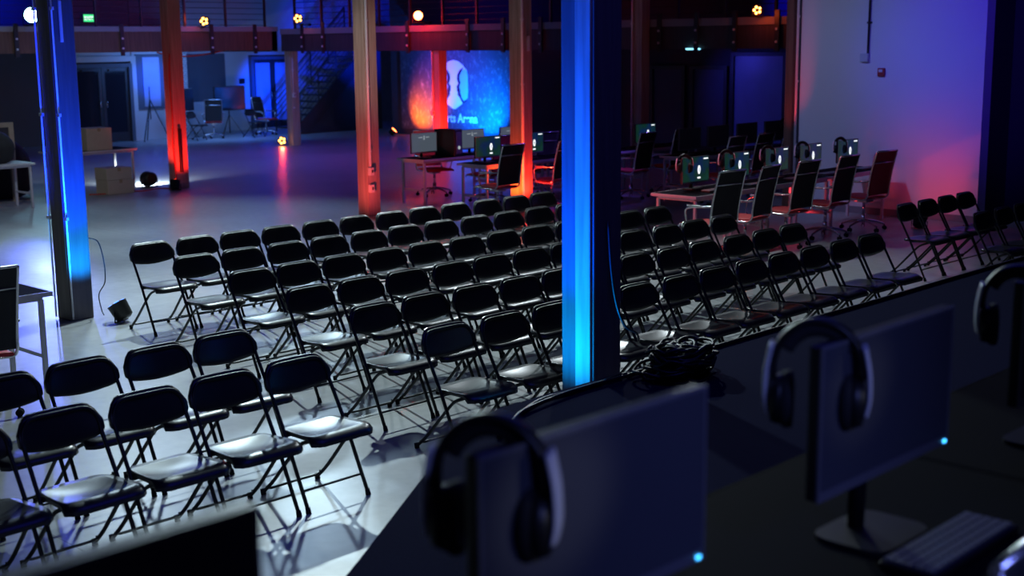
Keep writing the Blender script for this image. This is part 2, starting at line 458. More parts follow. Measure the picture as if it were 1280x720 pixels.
b = bmesh.new(); add_box(b, (h, -.0, 2.45), (h+.03, .05, 2.68), .006); obj('wall_box', b, 'outlet', p4)
p5 = post(5.70, -.36, 6.8, 'nearest square timber post, lit cyan and blue at the edge of the stage', [], s=.26, m='timberd')
p6 = post(-17.40, 14.60, 2.43, 'brown timber post under the upper floor beside the blue lit double door', [(h+.02, -h+.05)], boxes=((h+.035, -h+.05, 1.25),), r=.012)
p7 = post(-11.65, 14.5, 2.43, 'red lit timber post standing in front of the blue banner', [(-h+.03, -h-.02)], boxes=((-h+.03, -h-.035, .95),))
p8 = post(-5.50, 14.17, 6.8, 'dark timber post with a thin bright conduit in front of the glazed rooms', [(-h+.02, -h-.02)])
p9 = post(-.31, 11.33, 6.8, 'timber post at the left edge of the white wall', [(.08, .03)], m='glulam', s=.13)  # dark beam timber puts shade into the colour where the wall lights reach
for b_, d in ((p5, .13),):
    b = bmesh.new(); add_box(b, (.0, -d-.022, .02), (.118, -d+.002, 6.79), .004); obj('channel_cover', b, 'timber', b_)  # lighter timber on the cover paints this half of the face brighter
    b = bmesh.new(); add_tube(b, smooth_path([(.15, -.02, 1.5), (.16, 0, 1.2), (.17, .04, .98), (.19, .10, .84), (.2, .2, .78), (.14, .3, .7)], 5), .008, 6); obj('cable', b, 'cable', b_)
# loose cable on the blue post at left, red cable down the red post
b = bmesh.new(); add_tube(b, smooth_path([(h+.01, h-.01, .78), (h+.06, h+.06, .74), (h+.09, h+.09, .55), (h+.07, h+.10, .35), (h+.01, h+.06, .22), (h+.06, h+.05, .08), (h+.1, h+.05, .03)], 6), .006, 6)
obj('lamp_cable', b, 'cable', p1)
b = bmesh.new(); add_tube(b, smooth_path([(.13, -.14, 2.45), (.10, -.15, 1.9), (.13, -.15, 1.3), (.09, -.15, .9), (.12, -.15, .5), (.17, -.16, .1)], 6), .012, 6)
obj('red_cable', b, 'redcable', p2)
b = bmesh.new(); add_box(b, (.13, -.06, .3), (.18, .0, 1.1), .01); obj('black_channel', b, 'case', p2)
b = bmesh.new(); add_tube(b, smooth_path([(0, 0, 0), (.5, -.02, -.10), (1.2, 0, -.08), (1.9, 0, .02)], 6), .02, 6)
tag(obj('light_rope', b, 'redcable', None, loc=(-18.03, 11.1, 2.445)), 'red glowing cable sagging under the brown beam left of the red post', 'cable')
bpy.data.objects['light_rope'].rotation_euler = (0, 0, PI/2)

# ------------------------------------------------------------------ stairs
t = thing('staircase', 'dark enclosed staircase climbing right to the upper floor behind the brown post', 'staircase', (-21.0, 17.55, 0))
run, rise = 2.75, 2.62
b = bmesh.new(); add_prism(b, [(0, -0), (.25, 0), (run+.2, rise-.2), (run+.2, rise+.1), (run, rise+.1), (-.10, .26)], lambda u, v, d: (d, u, v), .05); obj('stringer', b, 'steel', t)
b = bmesh.new(); add_prism(b, [(.25, 0), (run+.4, 0), (run+.4, rise-.25), (run+.2, rise-.22)], lambda u, v, d: (-.03+d, u, v), .04); obj('side_panel', b, 'walld', t)
N = 14
for i in range(N):
    y = run*i/N; z = rise*(i+1)/N
    obj('step', bx((-1.15, y, z-.05), (-.005, y+run/N+.03, z)), 'steel', t)
for xx in (.03, -1.2):
    b = bmesh.new()
    sl = rise/run
    for k in range(7):
        z = .25+k*.16 if k < 6 else 1.12
        add_tube(b, [(xx, -.05, z), (xx, run, z+rise)], .022 if k == 6 else .011, 6)
    for i in range(5): add_tube(b, [(xx, run*i/4, sl*run*i/4+.05), (xx, run*i/4, sl*run*i/4+1.12)], .022, 6)
    obj('handrail', b, 'steel', t)

# ------------------------------------------------------------------ banner
t = thing('wall_banner', 'large blue and red lit banner with a two-faces emblem and eSports Arena lettering', 'banner', (-16.28, 19.4, 0))
obj('panel', bx((-2.25, -.05, .16), (2.35, 0, 2.40), .01), 'banner', t)
def flat(name, outline, m, d, z=0):
    b = bmesh.new(); add_prism(b, outline, lambda u, v, q: (u, -.05-d-q, v), .004); return obj(name, b, m, t)
W = .56
hexo = [(0, 2.14), (.20, 2.10), (.36, 2.0), (W-.04, 1.86), (W, 1.72), (W, 1.25), (W-.03, 1.13), (.30, .92), (.06, .79), (0, .78), (-.06, .79), (-.30, .92), (-W+.03, 1.13), (-W, 1.25), (-W, 1.72), (-W+.04, 1.86), (-.36, 2.0), (-.20, 2.10)]
flat('emblem', hexo[::-1], 'printw', .001)
def face(s):
    prof = [(.40, 1.93), (.26, 1.86), (.16, 1.74), (.14, 1.62), (.17, 1.54), (.20, 1.50), (.12, 1.40), (.14, 1.35), (.13, 1.30), (.17, 1.25), (.16, 1.18), (.24, 1.10), (.32, .99), (.36, .95), (.56, 1.04), (.42, 1.03), (.40, 1.0), (.30, 1.12), (.26, 1.24), (.26, 1.32), (.22, 1.40), (.28, 1.52), (.24, 1.60), (.24, 1.70), (.32, 1.82)]
    return [(s*x, z) for x, z in prof]
for s in (1, -1):
    head = [(.33, 1.85), (.48, 1.88), (W-.02, 1.80), (W, 1.72), (W, 1.25), (W-.01, 1.10), (.40, 1.0), (.30, 1.12), (.26, 1.24), (.26, 1.32), (.22, 1.40), (.28, 1.52), (.24, 1.60), (.24, 1.70)]
    hd = [(s*x, z) for x, z in head]
    flat('emblem_head', hd, 'printc', .006)
    flat('emblem_outline', face(s), 'printd', .011)
me = text_mesh('eSports Arena', .34, .80, .010)
me.materials.append(M['printw'])
o = bpy.data.objects.new('lettering', me); COL.objects.link(o); o.parent = t; o.location = (.0, -.062, .42); o.rotation_euler = (PI/2, 0, 0)
xs = [v.co.x for v in me.vertices]; k = 1.85/(max(xs)-min(xs)); o.scale = (k, 1, 1)

# exit sign
t = thing('exit_sign', 'small green lit EXIT sign high above the dark double door', 'sign', (-18.3, 9.6, 3.12))
t.location = (-22.65, 11.85, 3.36)
obj('housing', bx((-.04, -.16, -.11), (.04, .16, .11), .01), 'outlet', t)
obj('lit_face', bx((.04, -.145, -.095), (.045, .145, .095)), 'e_exit', t)
me = text_mesh('EXIT', .13, 1., .004, .001); me.materials.append(M['e_white'])
o = bpy.data.objects.new('lettering', me); COL.objects.link(o); o.parent = t; o.location = (.048, 0, -.045); o.rotation_euler = (PI/2, 0, PI/2)

# things on the white wall
t = thing('wall_conduit', 'dark conduit dropping to a blue-grey junction box on the white wall', 'conduit', (.84, 11.5, 2.3))
b = bmesh.new(); add_cyl(b, (.03, -.025, .06), (.06, -.025, 3.2), .017, 10); add_box(b, (.0, -.03, .5), (.07, 0, .53)); obj('pipe', b, 'steel', t)
obj('junction_box', bx((-.08, -.06, -.05), (.05, 0, .07), .008), 'wallp', t)
t = thing('fire_alarm', 'small dark red fire alarm box on the white wall', 'alarm', (1.1, 11.5, 2.1))
obj('housing', bx((-.055, -.045, -.06), (.055, 0, .06), .01), 'firered', t)
obj('strobe', bx((-.03, -.055, .0), (.03, -.045, .04), .004), 'outlet', t)
b = bmesh.new(); add_box(b, (-4.62, 14.40, 2.415), (-4.30, 14.44, 2.445), .005)
o = tag(obj('status_light', b, 'e_cyan'), 'short cyan strip light on the lower edge of the far beam', 'light')
t = thing('room_sign', 'small dark room sign on the pale wall beside the blue lit door', 'sign', (-24.0, 17.62, 1.5))
obj('sign_plate', bx((0, -.1, -.07), (.02, .1, .09), .004), 'case', t)

# ================================================================== folding chairs
def folding_chair():
    t = thing('folding_chair', 'x', 'chair')
    # front frame: legs run up to the back and round over behind the backrest
    def side(s): return [(.385, s*.215, .02), (.20, s*.212, .41), (.06, s*.208, .66), (.045, s*.200, .72), (.03, s*.165, .765), (.022, s*.11, .775)]
    L = side(-1); R = side(1)
    path = [Vector(p) for p in L[:3]]+smooth_path(L[2:], 4)[1:]+smooth_path(R[::-1][:4], 4)+[Vector(p) for p in R[1::-1]]
    b = bmesh.new(); add_tube(b, path, .0115, 8)
    add_tube(b, [(.335, -.213, .115), (.335, .213, .115)], .007, 6)
    obj('front_frame', b, 'tube', t)
    # rear frame
    b = bmesh.new()
    for s in (-1, 1):
        add_tube(b, smooth_path([(.40, s*.185, .415), (.30, s*.187, .375), (.22, s*.19, .30), (.05, s*.195, .115), (-.055, s*.197, .02)], 4), .011, 8)
        add_tube(b, [(.20, s*.212, .41), (.20, s*.17, .41), (.40, s*.17, .425)], .009, 6)
    add_tube(b, smooth_path([(-.03, -.195, .06), (-.02, -.17, .045), (-.02, 0, .045), (-.02, .17, .045), (-.03, .195, .06)], 4), .008, 6)
    obj('rear_frame', b, 'tube', t)
    for (x, y) in ((.388, -.215), (.388, .215), (-.062, -.197), (-.062, .197)):
        b = bmesh.new(); add_cyl(b, (x+.004, y, 0), (x-.006, y, .035), .016, 10, r2=.014); obj('foot_cap', b, 'rubber', t)
    # backrest : curved shell, rounded top corners, bellied lower edge
    b = bmesh.new(); nu, nv = 16, 7; g = {}
    for side_ in (0, 1):
        for i in range(nu+1):
            u = -1+2*i/nu
            y = .228*u
            top = .795-.085*max(0, (abs(u)-.62)/.38)**2.2
            bot = .628-.030*math.cos(u*PI/2)+ .022*max(0, (abs(u)-.8)/.2)**2
            for j in range(nv+1):
                v = j/nv; z = bot+(top-bot)*v
                x = .045-.28*(z-.70) - .030*(1-u*u)
                roll = .010*(1-abs(2*v-1)**4)
                x += (.004 + roll) if side_ == 0 else (-.006 - roll*.4)
                g[(side_, i, j)] = b.verts.new((x, y, z))
    for s_ in (0, 1):
        for i in range(nu):
            for j in range(nv):
                q = [g[(s_, i, j)], g[(s_, i+1, j)], g[(s_, i+1, j+1)], g[(s_, i, j+1)]]
                f = b.faces.new(q if s_ == 0 else q[::-1]); f.smooth = True
    for i in range(nu):
        for j in (0, nv): b.faces.new([g[(0, i, j)], g[(0, i+1, j)], g[(1, i+1, j)], g[(1, i, j)]])
    for j in range(nv):
        for i in (0, nu): b.faces.new([g[(0, i, j)], g[(0, i, j+1)], g[(1, i, j+1)], g[(1, i, j)]])
    obj('backrest', b, 'plastic', t)
    # seat : dished shell, rounded front
    b = bmesh.new(); nu, nv = 14, 12; g = {}
    for s_ in (0, 1):
        for i in range(nu+1):
            u = -1+2*i/nu
            for j in range(nv+1):
                v = j/nv
                ee = 2.6
                # superellipse-ish planform
                hw = .195+.025*v
                fx = .09+.40*v
                cut = max(0, (abs(u)-.7)/.3)**2
                x = fx - .045*cut*(1 if v > .5 else -1)*abs(2*v-1)
                y = hw*u
                z = .432+.012*v - .022*(1-u*u)*math.sin(min(1, v*1.25)*PI)**1 * 1.0
                z -= .030*max(0, (v-.82)/.18)**2
                if s_ == 1:
                    edge = max(abs(u), abs(2*v-1)); z -= .020 if edge > .9 else .012
                g[(s_, i, j)] = b.verts.new((x, y, z))
    for s_ in (0, 1):
        for i in range(nu):
            for j in range(nv):
                q = [g[(s_, i, j)], g[(s_, i+1, j)], g[(s_, i+1, j+1)], g[(s_, i, j+1)]]
                f = b.faces.new(q if s_ == 1 else q[::-1]); f.smooth = True
    for i in range(nu):
        for j in (0, nv): b.faces.new([g[(0, i, j)], g[(0, i+1, j)], g[(1, i+1, j)], g[(1, i, j)]])
    for j in range(nv):
        for i in (0, nu): b.faces.new([g[(0, i, j)], g[(0, i, j+1)], g[(1, i, j+1)], g[(1, i, j)]])
    obj('seat', b, 'plastic', t)
    return t
fc0 = folding_chair(); used = [False]
def put_fc(x, y, rz, label, group=None):
    if not used[0]:
        used[0] = True; fc0.location = (x, y, 0); fc0.rotation_euler = (0, 0, rz); fc0['label'] = label
        if group: fc0['group'] = group
        return fc0
    return dup(fc0, (x, y, 0), rz, label, group)
ORD = ['first', 'second', 'third', 'fourth', 'fifth', 'sixth', 'seventh', 'eighth', 'ninth', 'tenth', 'eleventh', 'twelfth']
rowx = [0, .954, 1.96, 2.925, 3.83, 4.735]
rowy = [0, -.15, -.286, -.428, -.557, -.692]
rown = ['back row', 'second row from the back', 'third row from the back', 'third row from the front', 'second row from the front', 'front row']
posn = ['leftmost', 'second from left', 'third from left', 'fourth from left', 'fifth from left', 'sixth from left', 'sixth from right', 'fifth from right', 'fourth from right', 'third from right', 'second from right', 'rightmost']
for r_ in range(6):
    for k in range(12):
        w = posn[k]
        put_fc(rowx[r_]+random.uniform(-.015, .015), rowy[r_]+.485*k+random.uniform(-.008, .008), random.uniform(-.018, .018),
               'black folding chair, %s in the middle block\'s %s' % (w, rown[r_]), 'folding chairs in the middle block')
for k in range(4):
    put_fc(3.84+random.uniform(-.01, .01), -1.79-.487*k, random.uniform(-.018, .018),
           'black folding chair, %s in the rear row of the near left block' % ['rightmost', 'second from right', 'third from right', 'leftmost'][k], 'folding chairs in the near left block')
for k in range(5):
    put_fc(4.73+random.uniform(-.01, .01), -1.9-.487*k, random.uniform(-.018, .018),
           'black folding chair, %s in the front row of the near left block' % ['rightmost', 'second from right', 'third from right', 'fourth from right', 'leftmost'][k], 'folding chairs in the near left block')
for k, y in enumerate((7.02, 7.50, 7.98, 8.44)):
    put_fc(3.87, y, random.uniform(-.018, .018), 'black folding chair, %s in the rear row at the far right' % ['leftmost', 'second from left', 'third from left', 'rightmost'][k], 'folding chairs at the far right')
for k, y in enumerate((6.85, 7.34, 7.83, 8.32)):
    put_fc(4.82, y, random.uniform(-.018, .018), 'dark folding chair, %s in the front row at the far right' % ['leftmost', 'second from left', 'third from left', 'rightmost'][k], 'folding chairs at the far right')

# ================================================================== office chairs
def office_chair(name, red_back):
    t = thing(name, 'x', 'chair')
    # seat faces +x, base centre at origin
    b = bmesh.new()
    for k in range(5):
        a = 2*PI*k/5+.3; c, s = math.cos(a), math.sin(a)
        add_tube(b, smooth_path([(0.03*c, .03*s, .13), (.16*c, .16*s, .115), (.30*c, .30*s, .075)], 3), [.022, .020, .019, .018, .016, .015, .014], 8)
    add_cyl(b, (0, 0, .10), (0, 0, .22), .03, 14); obj('star_base', b, 'chrome', t)
    b = bmesh.new(); add_cyl(b, (0, 0, .2), (0, 0, .40), .02, 12); add_box(b, (-.1, -.08, .385), (.1, .08, .42), .01); obj('gas_column', b, 'chrome', t)
    for k in range(5):
        a = 2*PI*k/5+.3; c, s = math.cos(a)*.30, math.sin(a)*.30
        b = bmesh.new()
        for d in (-.014, .014): add_cyl(b, (c-d*math.sin(a)-.009*math.sin(a)*(1 if d > 0 else -1), s+d*math.cos(a)+.009*math.cos(a)*(1 if d > 0 else -1), .028), (c-d*math.sin(a), s+d*math.cos(a), .028), .028, 12)
        add_cyl(b, (c, s, .03), (c, s, .08), .008, 8); obj('caster', b, 'rubber', t)
    for s in (-1, 1):
        b = bmesh.new()
        add_tube(b, smooth_path([(.27, s*.24, .43), (.22, s*.24, .455), (0, s*.24, .44), (-.15, s*.24, .44), (-.215, s*.24, .49), (-.225, s*.24, .60), (-.26, s*.24, .80), (-.315, s*.235, 1.02), (-.34, s*.23, 1.10)], 4), .0125, 8)
        obj('side_frame', b, 'chrome', t)
        b = bmesh.new()
        add_tube(b, smooth_path([(-.245, s*.25, .70), (-.15, s*.285, .69), (0, s*.29, .68), (.12, s*.285, .64), (.13, s*.26, .52), (.10, s*.245, .45)], 4), .011, 8)
        add_box(b, (-.13, s*.29-.02, .682), (.09, s*.29+.02, .705), .006, 0)
        obj('armrest', b, 'chrome', t)
    for p, q, rr in (((-.293, -.235, .945), (-.293, .235, .945), .012), ((-.34, -.23, 1.10), (-.34, .23, 1.10), .012), ((0, -.24, .435), (0, .24, .435), .011), ((-.15, -.24, .435), (-.15, .24, .435), .011)):
        b = bmesh.new(); add_tube(b, [p, q], rr, 8); obj('cross_bar', b, 'chrome', t)
    def sheet(pts, wid, th, name, m):
        b = bmesh.new(); P = smooth_path(pts, 4); n = len(P); nu = 8; g = {}
        for i, p in enumerate(P):
            d = (P[min(i+1, n-1)]-P[max(i-1, 0)]).normalized(); nr = Vector((-d.z, 0, d.x))
            for k in range(nu+1):
                u = -1+2*k/nu
                sag = -.012*(1-u*u)
                for s_ in (0, 1):
                    q = p+nr*(sag+(th/2 if s_ else -th/2)); g[(s_, i, k)] = b.verts.new((q.x, wid*u, q.z))
        for i in range(n-1):
            for k in range(nu):
                for s_ in (0, 1):
                    q = [g[(s_, i, k)], g[(s_, i+1, k)], g[(s_, i+1, k+1)], g[(s_, i, k+1)]]
                    f = b.faces.new(q if s_ else q[::-1]); f.smooth = True
            for k in (0, nu): b.faces.new([g[(0, i, k)], g[(0, i+1, k)], g[(1, i+1, k)], g[(1, i, k)]])
        for i in (0, n-1):
            for k in range(nu): b.faces.new([g[(0, i, k)], g[(0, i, k+1)], g[(1, i, k+1)], g[(1, i, k)]])
        obj(name, b, m, t)
    bk = 'redfab' if red_back else 'mesh'
    sheet([(.27, 0, .44), (.22, 0, .465), (0, 0, .455), (-.18, 0, .455)], .228, .025, 'seat', 'redfab')
    sheet([(-.215, 0, .50), (-.225, 0, .60), (-.26, 0, .80), (-.292, 0, .935)], .228, .014, 'backrest', bk)
    sheet([(-.297, 0, .955), (-.315, 0, 1.02), (-.338, 0, 1.095)], .222, .016, 'headrest', bk)
    return t
oc_b = office_chair('office_chair', False); oc_r = office_chair('office_chair', True)
OCU = {'b': False, 'r': False}
def put_oc(kind, x, y, rz, label, group=None, z=0):
    src = oc_b if kind == 'b' else oc_r
    if not OCU[kind]:
        OCU[kind] = True; src.location = (x, y, z); src.rotation_euler = (0, 0, rz); src['label'] = label
        if group: src['group'] = group
        return src
    return dup(src, (x, y, z), rz, label, group)

# ================================================================== desks
def desk(x0, x1, y0, y1, label, group=None, z=.74, zb=0, tm='desktop', rim=True):
    t = thing('metal_desk', label, 'desk', ((x0+x1)/2, (y0+y1)/2, zb), 0, group)
    hx, hy = (x1-x0)/2, (y1-y0)/2
    obj('desk_top', bx((-hx, -hy, z-.03), (hx, hy, z), .006), tm, t)
    r = .018
    for sy in (-1, 1):
        for sx in (-1, 1):
            b = bmesh.new(); cx, cy = sx*(hx-.05), sy*(hy-.06)
            add_box(b, (cx-r, cy-r, 0), (cx+r, cy+r, z-.06), .004); obj('leg', b, 'deskframe', t)
    b = bmesh.new()
    for sy in (-1, 1):
        cy = sy*(hy-.06)
        add_box(b, (-hx+.05, cy-r, z-.07), (hx-.05, cy+r, z-.03)); add_box(b, (-hx+.06, cy-.012, .22), (hx-.06, cy+.012, .25))
    for sx in (-1, 1):
        cx = sx*(hx-.05); add_box(b, (cx-.012, -hy+.06, z-.07), (cx+.012, hy-.06, z-.035))
    q = .012
    add_box(b, (-hx-q, -hy-q, z-.035), (hx+q, -hy, z-.001)); add_box(b, (-hx-q, hy, z-.035), (hx+q, hy+q, z-.001))
    add_box(b, (hx, -hy, z-.035), (hx+q, hy, z-.001)); add_box(b, (-hx-q, -hy, z-.035), (-hx, hy, z-.001))
    obj('frame', b, 'deskframe' if rim else 'desktop', t)
    return t

# ================================================================== monitors / headsets
def monitor(kind, w=.56, h=.33, lift=.08, led=False, name='computer_monitor'):
    """screen faces +x; origin under the screen on the desk"""
    t = thing(name, 'x', 'monitor')
    z0 = lift; z1 = lift+h; ft = w*.018
    b = bmesh.new(); add_box(b, (-.03, -w/2, z0), (0, w/2, z1), .006); add_box(b, (-.06, -w*.3, z0+h*.2), (-.03, w*.3, z1-h*.2), .012); obj('case', b, 'case', t)
    b = bmesh.new()
    add_box(b, (0, -w/2, z1-.008), (.006, w/2, z1)); add_box(b, (0, -w/2, z0), (.006, w/2, z0+.022))
    add_box(b, (0, -w/2, z0+.022), (.006, -w/2+.008, z1-.008)); add_box(b, (0, w/2-.008, z0+.022), (.006, w/2, z1-.008)); obj('bezel', b, 'bezel', t)
    if led:
        b = bmesh.new(); add_box(b, (.006, w/2-.028, z0+.006), (.009, w/2-.016, z0+.013), .001); obj('power_light', b, 'e_led', t)
    b = bmesh.new(); a, c = w/2-.008, z0+.022; d = z1-.008; hh = d-c
    mats = {'game': ['wallpaper', 'e_white', 'case'], 'grey': ['e_grey', 'e_dimw', 'case'], 'off': ['scroff', 'scroff', 'case']}[kind]
    add_box(b, (.0005, -a, c), (.003, a, d), 0, 0)
    if kind == 'game':
        cy = .12*w
        add_prism(b, [(cy+.05*w*math.cos(2*PI*k/18), c+hh*.47+.17*h*math.sin(2*PI*k/18)) for k in range(18)], lambda u, v, q: (.003+q, u, v), .002, 1)
        add_prism(b, [(cy+.012*w*math.cos(2*PI*k/10), c+hh*.47+.10*h*math.sin(2*PI*k/10)) for k in range(10)], lambda u, v, q: (.005+q, u, v), .001, 0)
        add_box(b, (.003, cy-.055*w, c+hh*.10), (.005, cy+.055*w, c+hh*.17), 0, 1)
        add_box(b, (.003, a-.20*w, d-.10*h), (.005, a-.03*w, d-.055*h), 0, 1)
    if kind == 'grey':
        add_box(b, (.003, -.012*w, c+hh*.66), (.005, .012*w, c+hh*.86), 0, 1); add_box(b, (.003, -.035*w, c+hh*.66), (.005, .035*w, c+hh*.69), 0, 1)
        add_box(b, (.003, -.22*w, c+hh*.76), (.005, -.06*w, c+hh*.79), 0, 1); add_box(b, (.003, .06*w, c+hh*.76), (.005, .2*w, c+hh*.79), 0, 1)
    obj('screen', b, None, t, mats=mats)
    b = bmesh.new(); add_cyl(b, (-.075, 0, .01), (-.065, 0, z0+h*.5), .022, 12)
    add_prism(b, rrect(.2, .26, .05, 4, -.03, 0), lambda u, v, q: (u, v, q), .012); obj('stand', b, 'case', t)
    return t
MON = {}
def put_mon(kind, x, y, z, label, group=None, rz=0, **kw):
    key = (kind, tuple(sorted(kw.items())))
    if key not in MON:
        MON[key] = monitor(kind, **kw); m = MON[key]; m.location = (x, y, z); m.rotation_euler = (0, 0, rz); m['label'] = label
        if group: m['group'] = group
        return m
    return dup(MON[key], (x, y, z), rz, label, group)

def headset():
    """band ring in local YZ plane (normal +x), origin at centre of the ring"""
    t = thing('headset', 'x', 'headset')
    b = bmesh.new(); R = .092
    add_torus_arc(b, (0, 0, .02), R, .009, -.15, PI+.15, (0, 1, 0), (0, 0, 1), 28, 8, rx=.019, Rv=.105); obj('headband', b, 'case', t)
    b = bmesh.new(); add_torus_arc(b, (0, 0, .02), R-.016, .009, .5, PI-.5, (0, 1, 0), (0, 0, 1), 18, 8, rx=.017, Rv=.089); obj('band_cushion', b, 'leather', t)
    for s in (-1, 1):
        b = bmesh.new()
        add_tube(b, smooth_path([(0, s*.0935, .075), (0, s*.104, .02), (0, s*.106, -.035), (0, s*.100, -.07)], 4), .006, 8, rx=.028)
        obj('silver_arm', b, 'silver', t)
        b = bmesh.new(); n = 20
        def ring(yy, sc): return [b.verts.new((.042*sc*math.cos(2*PI*k/n), s*yy, -.045+.055*sc*math.sin(2*PI*k/n))) for k in range(n)]
        rs = [ring(.098, .55), ring(.094, .9), ring(.078, 1.0), ring(.070, .98)]
        for i in range(3):
            for k in range(n):
                f = b.faces.new((rs[i][k], rs[i][(k+1) % n], rs[i+1][(k+1) % n], rs[i+1][k])); f.smooth = True
        b.faces.new(rs[0]); b.faces.new(rs[-1]); cup = obj('ear_cup', b, 'case', t)
        b = bmesh.new(); rs = [ring(.071, 1.05), ring(.060, 1.15), ring(.048, 1.08), ring(.046, .7), ring(.058, .55)]
        for i in range(4):
            for k in range(n):
                f = b.faces.new((rs[i][k], rs[i][(k+1) % n], rs[i+1][(k+1) % n], rs[i+1][k])); f.smooth = True
        b.faces.new(rs[-1]); obj('ear_pad', b, 'leather', cup)
    return t
HS = [None]
def put_hs(x, y, z, rz, label, group=None, tilt=0, sc=1):
    if HS[0] is None: HS[0] = headset(); o = HS[0]; o['label'] = label
    else: o = dup(HS[0], None, None, label)
    o.location = (x, y, z); o.rotation_euler = (tilt, 0, rz); o.scale = (sc,)*3
    if group: o['group'] = group
    elif 'group' in o.keys(): del o['group']
    return o

def keyboard(x, y, z, label, group=None, rz=0):
    t = thing('keyboard', label, 'keyboard', (x, y, z), rz, group)
    b = bmesh.new(); add_box(b, (-.07, -.22, .0), (.07, .22, .02), .005); obj('keyboard_base', b, 'case', t)
    b = bmesh.new()
    for i in range(5):
        for j in range(15): add_box(b, (-.062+i*.025, -.21+j*.028, .02), (-.062+i*.025+.02, -.21+j*.028+.023, .027))
    obj('keys', b, 'bezel', t); return t

# ---- right-hand gaming row
G = 'right hand row of gaming desks'
RD = [(6.50, 8.05), (8.07, 9.62), (9.64, 11.18)]
for i, (a, c) in enumerate(RD):
    desk(.78, 1.44, a, c, 'dark metal-framed gaming desk in the right row, %s' % ['nearest with its bare end facing the photo', 'middle one of three', 'farthest, beside the white wall'][i], G)
ys = [7.16, 8.055, 9.0, 9.85, 10.86]
pos5 = ['leftmost of the row', 'second from the left', 'third from the left', 'fourth from the left', 'rightmost, against the white wall']
for i, y in enumerate(ys):
    put_mon('game', .95, y, .74, 'lit monitor with white oval in the right gaming row, %s' % pos5[i], 'lit monitors in the right gaming row')
    put_hs(1.0, y-.30, 1.075, -.75, 'black headset on a monitor corner in the right gaming row, %s' % pos5[i], 'headsets in the right gaming row')
    keyboard(1.26, y, .74, 'black keyboard on a desk in the right gaming row, %s' % pos5[i], 'keyboards in the right gaming row')
for i, y in enumerate((6.34, 7.08, 7.98, 8.93)):
    put_oc('b', 1.76, y, PI+random.uniform(-.12, .12), 'black-backed office chair with red seat in the right gaming row, %s' % pos5[i], 'office chairs in the right gaming row')
put_oc('r', 1.76, 9.93, PI-.1, 'office chair with red front and back beside the white wall, rightmost of the gaming row')

# ---- centre rows
for i, (a, c) in enumerate(((7.9, 9.85), (9.87, 11.85), (11.87, 13.4))):
    desk(-4.15, -3.52, a, c, 'pale-edged gaming desk in the centre row, %s' % ['at its left end', 'the middle one', 'at its right end'][i], 'centre gaming desks')
for i, y in enumerate((8.27, 9.26, 10.25, 11.24, 12.22)):
    put_mon('game', -3.85, y, .74, 'lit green monitor in the centre gaming row, %s' % ['left of the red glowing post', 'just right of the red glowing post', 'behind the near blue post', 'second from the right', 'rightmost, at the dark post with conduit'][i], 'lit monitors in the centre gaming row')
    put_oc('b', -3.1, (7.72, 8.92, 9.9, 10.9, 11.9)[i], PI+random.uniform(-.1, .1), 'silver-framed black office chair in the centre gaming row, %s' % ['left of the red glowing post', 'right of the red glowing post', 'behind the near blue post', 'second from the right', 'rightmost'][i], 'office chairs in the centre gaming row')
for i, (a, c) in enumerate(((7.95, 9.7), (9.72, 11.4))):
    desk(-5.62, -5.0, a, c, 'gaming desk in the far centre row, %s' % ['carrying the leftmost grey screen', 'its right end'][i], 'far centre gaming desks')
for i, y in enumerate((8.24, 9.34, 10.3)):
    put_mon('grey', -5.3, y, .74, 'monitor with a plain grey screen in the far row, %s' % ['leftmost', 'half hidden by the green screen', 'nearest the red glowing post'][i], 'grey-screen monitors')
put_oc('r', -5.95, 9.05, -.3, 'red-backed office chair seen through the legs of the far centre desk')
put_oc('r', -4.55, 8.95, PI+.2, 'red-seated office chair between the two centre desk rows')
put_oc('b', -5.0+.45, 10.1, PI, 'black mesh office chair behind the green monitor near the red glowing post')
t = thing('desktop_computer', 'black desktop computer case standing between the grey and green screens', 'computer', (-5.22, 8.80, .74), .12)
b = bmesh.new(); add_box(b, (-.22, -.2, 0), (.22, -.0, .45), .015); obj('case', b, 'case', t)
b = bmesh.new(); add_box(b, (.22, -.17, .05), (.228, -.03, .40), .004); fp = obj('front_panel', b, 'bezel', t)
b = bmesh.new(); add_cyl(b, (.228, -.1, .15), (.232, -.1, .15), .03, 14); obj('power_light', b, 'e_dimw', fp)
# dark far right rows, seen against the glazed rooms
for i, (a, c) in enumerate(((10.9, 12.5), (12.52, 14.2))):
    desk(-2.5, -1.85, a, c, 'dark desk in front of the glazed rooms, %s' % ['left one', 'right one by the post'][i], 'desks before the glazed rooms')
for i, y in enumerate((11.3, 12.1, 12.95, 13.8)):
    put_mon('off', -2.2, y, .74, 'dark monitor before the glazed rooms, %s' % ['leftmost', 'second from the left', 'third from the left', 'rightmost'][i], 'switched-off monitors before the glazed rooms', w=.6, h=.36)
    put_oc('b', -1.45, y-.2, PI+random.uniform(-.1, .1), 'black office chair before the glazed rooms, %s' % ['leftmost', 'second from the left', 'third from the left', 'rightmost beside the white wall'][i], 'office chairs before the glazed rooms')
put_hs(-2.16, 14.06, 1.09, -.75, 'black headset on a dark monitor corner beside the left edge of the white wall')
# ---- left foreground desk
desk(.72, 1.38, -3.4, -1.68, 'dark desk with a grey metal leg at the left edge of the photo')
put_oc('b', 1.82, -2.52, PI, 'black mesh office chair with silver frame cut by the left edge of the photo')

